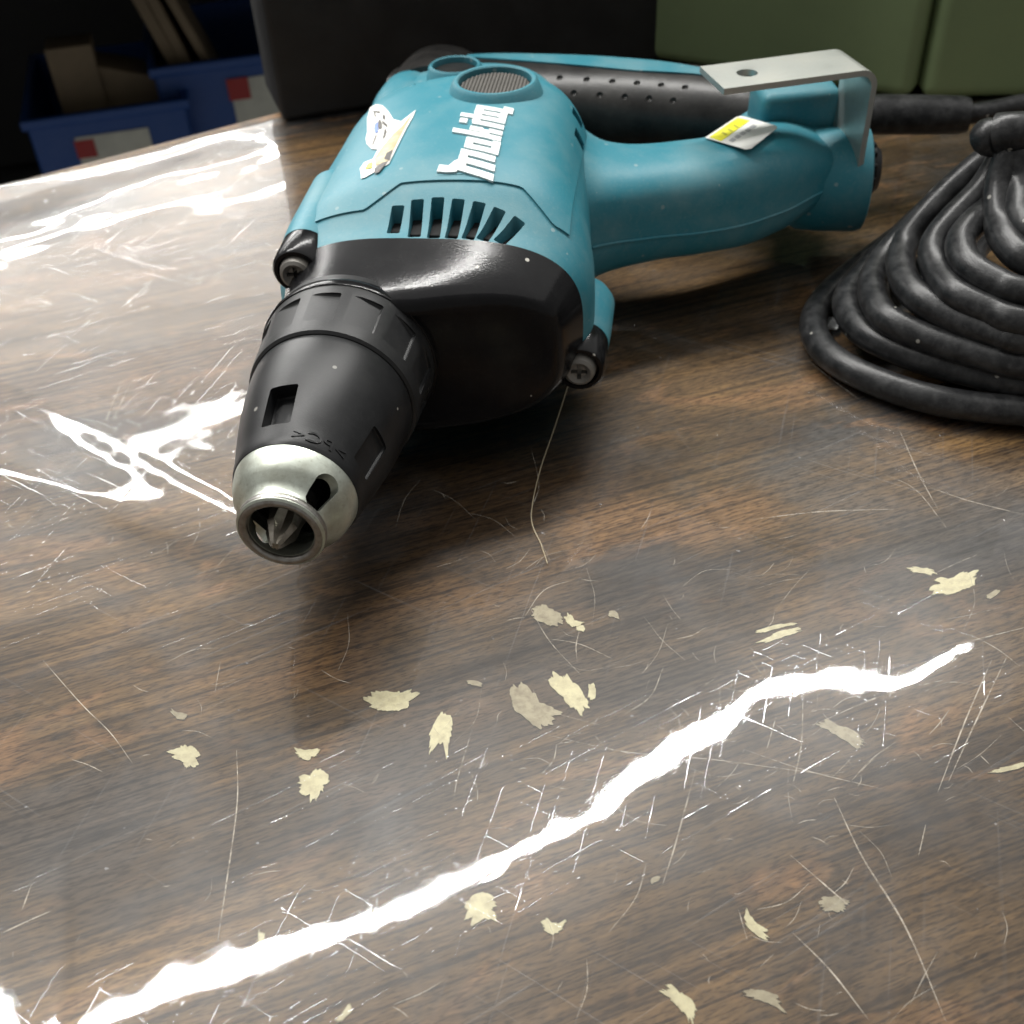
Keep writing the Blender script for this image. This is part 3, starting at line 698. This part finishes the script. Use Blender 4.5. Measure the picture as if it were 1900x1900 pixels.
# ---- front guard bar of the D handle
gk = [46, 56, 64, 74, 86, 98, 112, 124, 136, 148]
g_s = [168, 168, 169.5, 172, 176, 180, 188, 196, 203, 208]
g_hs = [42, 31, 24, 21, 20, 20, 21.5, 21, 16, 9]
g_zc = [38]*10
g_hz = [30, 23.5, 19.5, 18, 17.5, 17.5, 18, 16.5, 12, 6]
rings = []
for i in range(52):
    h = 46+(148-46)*i/51; g = lambda a: smooth_interp(gk, a, h)
    rg = []
    for j in range(56):
        t = 2*math.pi*j/56; c, sn = math.cos(t), math.sin(t)
        y = spw(c, 2/3.0)*g(g_hs)*.96; z = spw(sn, 2/3.0)*g(g_hz)*.95
        # moulded step along the lower front half
        if sn < -0.05 and c < 0.3: y *= 1.035
        rg.append((h+0.10*y*0, g(g_s)+y, 38+z))
    rings.append(rg)
guard = part('handle_guard', loft(rings), 'teal', smooth=50)
# seam line bead
bead = [(h, smooth_interp(gk, g_s, h)-smooth_interp(gk, g_hs, h)*0.985, 36.5-2.5*math.sin((h-60)/30)) for h in range(62, 140, 2)]
part('seam_bead', tube([Vector(p) for p in bead], 0.5, 8), 'teal', guard, smooth=50)

# ---- grip: rubber around a teal core
kk = [0, .14, .3, .5, .72, .9, 1.0]
gx = [-24, -2, 26, 60, 92, 116, 124]; gs = [263, 263, 257, 250, 244, 237, 233]
ghs = [10, 14, 18, 19.5, 19, 16, 12]; ghz = [9, 12.5, 15, 16, 15.5, 13, 9]
def grip_pt(f, t, off=0):
    g = lambda a: smooth_interp(kk, a, f)
    c, sn = math.cos(t), math.sin(t)
    return Vector((g(gx)+spw(c, .85)*(g(ghs)+off)*0.28, g(gs)+spw(c, .85)*(g(ghs)+off), 41.5+spw(sn, .85)*(g(ghz)+off)))
rings = [[grip_pt(i/60, 2*math.pi*j/48) for j in range(48)] for i in range(61)]
rub = loft(rings); dc = []
for row, (tt_, f0) in enumerate(((R(122), .36), (R(143), .34))):
    for k in range(7):
        p = grip_pt(f0+k*0.062, tt_, 0.35); bm = bmesh.new(); bmesh.ops.create_icosphere(bm, subdivisions=2, radius=1.35); bmesh.ops.translate(bm, verts=bm.verts, vec=p)
        m_ = bpy.data.meshes.new('d'); bm.to_mesh(m_); bm.free(); dc.append(m_)
rub = boolean(rub, join_meshes(dc))
grip = part('rear_grip', rub, 'rubber', smooth=40)
Vs = []; n = 50
for lv in (0.6, -0.8):
    for i in range(n+1):
        f = 0.16+0.72*i/n; wq = 0.16+0.10*math.sin(math.pi*(i/n))
        if i > n*0.6: wq *= (1-(i-n*0.6)/(n*0.4))**0.8
        tc_ = R(78)+R(16)*(i/n)
        for tt_ in (tc_-wq, tc_, tc_+wq): Vs.append(grip_pt(f, tt_, lv))
Fs = []
Nn = 3*(n+1)
for i in range(n):
    for j in range(2):
        a = i*3+j; Fs.append((a, a+1, a+4, a+3)); Fs.append((Nn+a, Nn+a+3, Nn+a+4, Nn+a+1))
    for j in (0, 2):
        a = i*3+j; Fs.append((a, a+3, Nn+a+3, Nn+a))
part('grip_strip', mesh_from(Vs, Fs), 'teal', grip, smooth=60)
# rear rubber bumper behind the motor
bump_ = loft([[(-5+k*21*math.cos(t), s-0.15*(k*21*math.cos(t)), 41+kz*math.sin(t)) for t in [2*math.pi*j/40 for j in range(40)]] for s, k, kz in ((246, .9, 17), (262, 1.0, 17), (276, .95, 15), (286, .78, 11), (291, .4, 5))])
part('rear_bumper', bump_, 'rubber', smooth=55)

# ---- end block of the handle, hook, cord entry
def hcyl(h0, h1, s, z, rs, rz, n=40, taper=1.0):
    rg = []
    for h, k in ((h0, .55), (h0+3, .82), (h0+8, .97), ((h0+h1)/2, 1), (h1-2.5, taper), (h1-.6, taper*.96), (h1, taper*.88)):
        rg.append([(h, s+rs*k*math.cos(2*math.pi*j/n), z+rz*k*math.sin(2*math.pi*j/n)) for j in range(n)])
    return loft(rg)
endb = part('handle_end', rbox((126, 222, 36), (17, 24, 14), 6, 4, Matrix.Rotation(R(-14), 3, 'Z')), 'teal', smooth=40)
part('end_barrel', hcyl(124, 155, 207, 32, 18, 18), 'teal', endb, smooth=45)
part('latch_tab', rbox((128, 217, 54), (14, 9, 8.5), 3, 3, Matrix.Rotation(R(14), 3, 'Z') @ Matrix.Rotation(R(4), 3, 'X')), 'teal', endb, smooth=40)
part('lead_knob', join_meshes([lathe([(152.5, .02), (152.5, 8), (154, 9.2), (160, 8.8), (162, 7), (162, .02)], 24, (0, 222, 29), 'x')]+[rbox((156.5, 222+9.0*math.cos(a), 29+9.0*math.sin(a)), (3.4, 1.0, 1.0), .3, 1) for a in [2*math.pi*k/12 for k in range(12)]]), 'black_plastic', endb, smooth=35)
# hook strap
HZ = 74.5
d1 = Vector((math.cos(R(20)), math.sin(R(20)), 0)); wv = Vector((-d1.y, d1.x, 0))
start = Vector((97.5, 185, HZ))
path = [start, start+d1*47]
cx = start+d1*47
for k in range(1, 9):
    a = math.pi/2*k/8; path.append(cx+d1*5*math.sin(a)+Vector((0, 0, -5*(1-math.cos(a)))))
bot = path[-1]
path += [bot+Vector((0, 0, -22)), bot+Vector((0.5, 0, -40)), bot+Vector((0.5, 0, -49))]
rings = []
for i, p in enumerate(path):
    t = (path[min(i+1, len(path)-1)]-path[max(i-1, 0)]).normalized(); nrm = wv.cross(t).normalized()
    hw = 10.5
    rings.append([p+wv*hw+nrm*1.0, p-wv*hw+nrm*1.0, p-wv*hw-nrm*1.0, p+wv*hw-nrm*1.0])
hk = loft(rings)
hole = lathe([(HZ-8, .02), (HZ-8, 3.4), (HZ+8, 3.4), (HZ+8, .02)], 32, (start+d1*12).to_tuple()[:2]+(0,), 'z')
hk = boolean(hk, hole)
bm = bmesh.new(); bm.from_mesh(hk)
bm.to_mesh(hk); bm.free()
part('belt_hook', hk, 'hook', smooth=30)
# strain relief and lead
sr0 = Vector((150, 252, 34)); dirh = Vector((1, 0.02, 0))
part('strain_relief', lathe([(0, .02), (0, 7.6), (40, 7.2), (48, 6.9), (50.5, 6.2), (51, 4), (51, .02)], 32, (148, 256, 36), 'x'), 'cord', smooth=40)
lead = catmull([(196, 256, 36), (206, 257, 37), (225, 262, 39), (250, 270, 38), (285, 272, 32), (330, 262, 20)], 10)
part('supply_lead', tube(lead, 3.8, 14), 'cord', smooth=60)

# ---- stickers
def patch(name, poly, mat, off=0.75, parent=None, thick=0.12):
    D = []
    for i in range(len(poly)):
        a, b = poly[i], poly[(i+1) % len(poly)]
        for k in range(3): D.append((a[0]+(b[0]-a[0])*k/3, a[1]+(b[1]-a[1])*k/3))
    me = mesh_from([(x, y, 0) for x, y in D], [tuple(range(len(D)))])
    bm = bmesh.new(); bm.from_mesh(me); bmesh.ops.triangulate(bm, faces=bm.faces)
    bmesh.ops.subdivide_edges(bm, edges=bm.edges, cuts=2)
    for v in bm.verts: v.co = mtop(v.co.x, v.co.y, off)
    bm.to_mesh(me); bm.free()
    return part(name, me, mat, parent or housing, smooth=None)
def pix_patch(name, pix, mat, off, parent=None):
    q = [pix_to_sh(x, y) for x, y in pix]; q = [p for p in q if p]
    if len(q) >= 3: return patch(name, q, mat, off, parent)
stk = pix_patch('sticker', [(690, 203), (700, 198), (712, 200), (722, 210), (732, 226), (746, 230), (773, 209), (768, 222), (724, 308), (718, 312), (700, 318), (696, 325), (680, 334), (672, 336), (672, 328), (670, 318), (678, 306), (694, 300), (703, 282), (692, 281), (683, 272), (681, 262), (684, 250), (684, 225)], 'sticker', 0.85)
if stk:
    stk['label'] = 'torn white sticker with blue logo on the motor housing'
    pix_patch('print', [(770, 213), (762, 226), (722, 305), (700, 313), (697, 300), (712, 278), (732, 255), (748, 240)], 'sticker_tan', 0.98, stk)
    pix_patch('print', [(731, 284), (725, 304), (715, 301), (720, 290)], 'sticker_dark', 1.08, stk)
    pix_patch('print', [(712, 308), (722, 306), (706, 326), (697, 328), (698, 318)], 'sticker_dark', 1.08, stk)
    pix_patch('print', [(686, 309), (694, 307), (692, 317), (680, 320)], 'yellow', 1.08, stk)
    pix_patch('print', [(699, 235), (706, 231), (704, 250), (699, 253), (697, 244)], 'sticker_blue', 1.06, stk)
    for poly in ([(696, 211), (698, 210), (701, 221), (699, 222)], [(699, 211), (709, 213), (708, 215), (699, 213)], [(713, 217), (718, 222), (716, 228), (713, 226)], [(705, 230), (709, 227), (712, 240), (708, 246), (704, 242)], [(712, 229), (722, 238), (720, 241), (712, 234)], [(717, 243), (720, 250), (714, 264), (713, 262)], [(700, 256), (702, 256), (695, 275), (693, 275)]):
        pix_patch('print', poly, 'sticker_dark', 1.12, stk)
# rating label on the guard: small flat plate lying on its upper face
def grow(px, py, z):
    p = at(px, py, z*mm); dx, dy = p.x-O_.x, p.y-O_.y; ca, sa = math.cos(AZ), math.sin(AZ)
    return ((dx*ca-dy*sa)/mm, (dx*sa+dy*ca)/mm)
def guard_top(h, s):
    g = lambda a: smooth_interp(gk, a, h)
    q = min(.995, abs(s-g(g_s))/(g(g_hs)*.96)); ct = q**(3.0/2); sn = math.sqrt(max(0, 1-ct*ct)); return 38+(sn**(2/3.0))*g(g_hz)*.95
LZ = None
def glabel(pix, mat, off, name, parent):
    global LZ
    if LZ is None:
        z = 56.0
        for _ in range(40):
            h, s_ = grow(1372, 248, z); z = 0.6*z+0.4*guard_top(h, s_)
        LZ = (h, s_, z+0.4, (guard_top(h+3, s_)-guard_top(h-3, s_))/6, (guard_top(h, s_+3)-guard_top(h, s_-3))/6)
    h0, s0, z0, gh, gs_ = LZ; pts = []
    for x, y in pix:
        z = z0
        for _ in range(30):
            h, s_ = grow(x, y, z); z = 0.5*z+0.5*(z0+gh*(h-h0)+gs_*(s_-s0))
        pts.append((h, s_, z+off))
    n = len(pts); V = pts+[(a, b, c-0.12) for a, b, c in pts]
    me = mesh_from(V, [tuple(range(n)), tuple(range(2*n-1, n-1, -1))]+[(i, (i+1) % n, n+(i+1) % n, n+i) for i in range(n)])
    return part(name, me, mat, parent, smooth=None)
lab = glabel([(1308, 257), (1366, 219), (1374, 217), (1382, 218), (1440, 235), (1442, 239), (1394, 277), (1384, 279)], 'sticker', 0.35, 'rating_label', guard)
lab['label'] = 'small white label with a yellow band'
glabel([(1316, 257), (1368, 221), (1391, 226), (1338, 264)], 'yellow', 0.5, 'print', lab)
for a in ((1338, 249), (1349, 243), (1360, 236)):
    glabel([(a[0], a[1]), (a[0]+3, a[1]-2), (a[0]+11, a[1]+3), (a[0]+8, a[1]+5)], 'yellow_dark', 0.6, 'print', lab)
for k in range(5):
    x, y = 1352+k*9.5, 263-k*6.2
    glabel([(x, y), (x+7, y-5), (x+14, y-2), (x+7, y+3)], 'sticker_grey', 0.5, 'print', lab)

# ------------------------------------------------------------------ coiled cord
coil = empty('coiled_cord', at(1800, 560, 0), 0, 'black rubber power cord coiled and tied beside the teal tool', 'cord')
base = coil.location.copy()
def cpt(px, py, z): return at(px, py, z*mm)-base
_lr = random.Random(11)
def loop(pts, rad=4.6, filler=False):
    if filler: loop([(x+31, y-8, max(z-8, 6.2)) for x, y, z in pts], rad, False)
    P = [cpt(x, y, max(z+0.6, 6.6)) for x, y, z in pts]
    P = [P[0]]+[p+Vector((_lr.gauss(0, .00035), _lr.gauss(0, .00035), abs(_lr.gauss(0, .0003)))) for p in P[1:]]
    link('cord_loop', tube(catmull(P, 10), rad*mm, 16), M['cord'], coil, 60)
T = (1850, 268)
loop([(1880, 300, 40), (1800, 350, 26), (1640, 460, 10), (1540, 545, 6), (1512, 600, 5.6), (1530, 655, 5.6), (1610, 704, 5.6), (1740, 742, 5.6), (1900, 762, 5.6), (2050, 765, 5.6), (2200, 700, 5.6)])
loop([(1870, 285, 44), (1790, 335, 33), (1680, 430, 20), (1600, 505, 14), (1572, 560, 13), (1600, 615, 12.5), (1690, 660, 12), (1800, 692, 12), (1900, 712, 12), (2060, 722, 12), (2200, 680, 10)])
loop([(1865, 280, 50), (1800, 330, 42), (1700, 420, 29), (1640, 480, 22), (1618, 530, 20.5), (1640, 590, 20), (1720, 630, 19), (1820, 662, 18.5), (1900, 680, 18), (2050, 690, 18), (2200, 640, 14)])
loop([(1862, 272, 56), (1790, 330, 47), (1720, 400, 37), (1678, 455, 30), (1668, 500, 28), (1695, 550, 27), (1770, 590, 26), (1850, 620, 25.5), (1900, 635, 25), (2060, 650, 24), (2200, 600, 18)])
loop([(1868, 280, 58), (1820, 350, 48), (1765, 410, 41), (1735, 455, 36), (1735, 500, 33), (1775, 545, 32), (1840, 578, 31), (1900, 600, 30.5), (2050, 620, 28), (2200, 580, 20)])
loop([(1870, 290, 58), (1845, 370, 46), (1800, 420, 42), (1783, 455, 40), (1795, 490, 38), (1850, 525, 37), (1910, 550, 36), (2050, 570, 32), (2180, 540, 22)])
loop([(1872, 285, 60), (1858, 350, 51), (1848, 410, 45), (1868, 455, 43), (1920, 490, 41), (2040, 520, 36)])
loop([(1880, 285, 60), (1885, 340, 53), (1895, 400, 48), (1930, 440, 45), (2040, 470, 40)])
loop([(1880, 330, 30), (1760, 400, 18), (1660, 480, 8), (1625, 540, 5.6), (1650, 600, 5.6), (1740, 660, 5.6), (1880, 710, 5.6), (2050, 720, 5.6)])
loop([(1890, 350, 30), (1800, 420, 20), (1730, 480, 14), (1720, 530, 12.5), (1780, 590, 12), (1900, 650, 12), (2040, 670, 12)])
loop([(1900, 380, 30), (1830, 440, 26), (1800, 480, 24), (1830, 530, 22), (1910, 580, 21), (2040, 600, 20)])
# tie band gathered over the bundle
tie = [cpt(1836, 262, 62), cpt(1846, 250, 65), cpt(1880, 247, 66), cpt(1930, 247, 64), cpt(1980, 262, 56)]
bm_path = catmull(tie, 8)
link('cord_tie', tube(bm_path, lambda f: 0.0052*(0.75+0.5*math.sin(math.pi*min(1, f*3+.1)) if f < .3 else 1.2), 16), M['cord'], coil, 60)

# ------------------------------------------------------------------ small litter
def ribbon_thing(name, pts, wd, z, mat, label, cat):
    path = catmull([at(x, y, z) for x, y in pts], 10)
    link(name, tube(path, wd, 6), M[mat], None, True, label, cat)
ribbon_thing('thread', [(1062, 690), (1030, 790), (1000, 880), (986, 960), (1004, 1010), (1016, 1046)], 0.00013, 0.0021, 'thread', 'fine pale thread lying across the table near the tool', 'thread')
p = at(1545, 600, 0.0022)
sm = rbox((0, 0, 0), (0.0022, 0.0036, 0.0004), 0.0002, 1, Matrix.Rotation(R(-25), 3, 'Z')); 
o = link('paper_scrap', sm, M['scrap'], None, False, 'tiny white paper scrap inside the outer cord loop', 'scrap'); o.location = p

# ------------------------------------------------------------------ background
# black upright panel standing on the far side of the table
b0 = at(527, 236, 0.0); b1 = at(700, 207, 0.0); bd_ = (b1-b0); bd_.z = 0; bd_.normalize(); bn_ = Vector((-bd_.y, bd_.x, 0))
def box_between(p, d, n, L, D, H, z0, bev): 
    c = p+d*(L/2)+n*(D/2); rot = Matrix(((d.x, n.x, 0), (d.y, n.y, 0), (0, 0, 1)))
    me = rbox((0, 0, 0), (L/2, D/2, H/2), bev, 3); return me, Vector((c.x, c.y, z0+H/2)), math.atan2(d.y, d.x)
Lp = 0.232
me, c, rz = box_between(b0, bd_, bn_, Lp, 0.05, 0.34, 0.0022, 0.003)
o = link('black_board', me, M['panel'], None, 30, 'black upright case standing at the far edge of the table', 'case'); o.location = c; o.rotation_euler.z = rz
# green cases
g0 = at(1196, 118, 0.0); g1 = at(1690, 195, 0.0)
def case(name, p0, p1, H, D, label, extend=0.0):
    d = p1-p0; d.z = 0; L = d.length; d.normalize(); n = Vector((-d.y, d.x, 0))
    r = empty(name, (p0+d*(L/2)+n*(D/2)), math.atan2(d.y, d.x), label, 'case', 'green cases behind the tool'); r.location.z = 0.0022
    link('shell', rbox((0, 0, H/2), (L/2, D/2, H/2), 0.006, 4), M['green'], r, 30)
    link('lid_lip', rbox((0, 0, H*0.72), (L/2+0.002, D/2+0.002, 0.004), 0.0015, 2), M['green'], r, 30)
    return r
case('green_case', at(1196, 118, 0), at(1686, 196, 0), 0.30, 0.16, 'dull green case behind the hook, beside the black case')
case('green_case', at(1708, 196, 0), at(2150, 186, 0), 0.30, 0.16, 'dull green case behind the cord lead, beside another green case')
# lower shelf with blue bins
SHZ = -0.42
fl = mesh_from([(-4, 0.3, -0.9), (4, 0.3, -0.9), (4, 5, -0.9), (-4, 5, -0.9)], [(0, 1, 2, 3)])
link('floor', fl, M['floor'], None, False, kind='structure')
sd = Vector((math.cos(R(14)), math.sin(R(14)), 0)); sn_ = Vector((-sd.y, sd.x, 0))
shelf = empty('shelf_unit', Vector((-0.40, 1.30, -0.9)), R(14), 'dark storage shelf behind the table holding blue bins', 'shelf')
link('shelf_board', rbox((0, 0.02, SHZ+0.9-0.01), (0.75, 0.26, 0.01), 0.001, 1), M['shelf'], shelf, False)
link('shelf_board', rbox((0, -0.13, 0.9+0.02), (0.75, 0.41, 0.012), 0.001, 1), M['shelf'], shelf, False)  # upper board added, reaching forward to shade the bins
link('back_board', rbox((0, 0.29, 0.46), (0.75, 0.008, 0.45), 0.001, 1), M['shelf'], shelf, False)
for sx in (-1, 1): link('side_board', rbox((sx*0.76, 0.02, 0.44), (0.01, 0.27, 0.44), 0.001, 1), M['shelf'], shelf, False)  # sides added so light reaches the bins only from the front
def binbox(cx_px, top_py, dist_y, width, height, label, fill):
    # front face upper rim centre at a pixel, at the shelf's distance
    d = ray(cx_px, top_py); t = dist_y/d.y; p = CAMP+d*t
    r = empty('storage_bin', (p.x, p.y, p.z-height), R(14), label, 'bin', 'blue bins on the shelf')
    outer = rbox((0, 0.10, height/2), (width/2, 0.10, height/2), 0.006, 3)
    inner = rbox((0, 0.10, height/2+0.004), (width/2-0.004, 0.096, height/2), 0.004, 2)
    link('bin_body', boolean(outer, inner), M['bin'], r, 35)
    link('bin_rim', boolean(rbox((0, 0.10, height-.004), (width/2+0.004, 0.104, 0.005), 0.002, 2), rbox((0, 0.10, height), (width/2-0.003, 0.097, 0.02), 0, 1)), M['bin'], r, 35)
    return r, p
r1, p1 = binbox(195, 205, 1.10, 0.155, 0.20, 'blue storage bin with a card label, holding cartons', None)
link('label_card', rbox((0.000, -0.0012, 0.142), (0.036, 0.0008, 0.036), 0.0002, 1), M['bin_card'], r1, False)
link('label_mark', rbox((-0.028, -0.0026, 0.166), (0.0095, 0.0005, 0.009), 0, 1), M['bin_red'], r1, False)
r2, p2 = binbox(435, 108, 1.16, 0.165, 0.22, 'blue storage bin beside the black case, with folded card above', None)
link('label_card', rbox((0.026, -0.0012, 0.166), (0.036, 0.0008, 0.034), 0.0002, 1), M['bin_card'], r2, False)
link('label_mark', rbox((-0.002, -0.0026, 0.190), (0.011, 0.0005, 0.011), 0, 1), M['bin_red'], r2, False)
def carton(px, py, disty, w_, h_, d_, label, rx=0):
    d = ray(px, py); p = CAMP+d*(disty/d.y)
    body_ = rbox((0, 0, 0), (w_/2, d_/2, h_/2), 0.0015, 2)
    o = link('carton', body_, M['cardboard'], None, 30, label, 'carton', 'cartons in the blue bins'); o.location = p; o.rotation_euler = (0, R(rx), R(14))
carton(150, 160, 1.16, 0.045, 0.09, 0.04, 'small upright cardboard carton in the blue bin')
carton(235, 172, 1.18, 0.075, 0.06, 0.05, 'low cardboard carton tilted beside the upright one in the bin', 18)
for k, (px, py, ln, rt) in enumerate(((292, 40, .13, 18), (312, 35, .14, 17), (345, 30, .13, 20))):
    d = ray(px, py); p = CAMP+d*(1.22/d.y)
    o = link('cardboard_sheet', rbox((0, 0, 0), (0.006-0.0008*k, 0.05, ln/2), 0.001, 1), M['cardboard'], None, False,
             ['folded cardboard sheet leaning furthest left over the blue bin', 'folded cardboard sheet leaning between two others over the blue bin', 'narrow folded cardboard sheet leaning nearest the black case'][k], 'cardboard', 'cardboard sheets above the bin')
    o.location = p; o.rotation_euler = (R(-8), R(-rt), R(14))
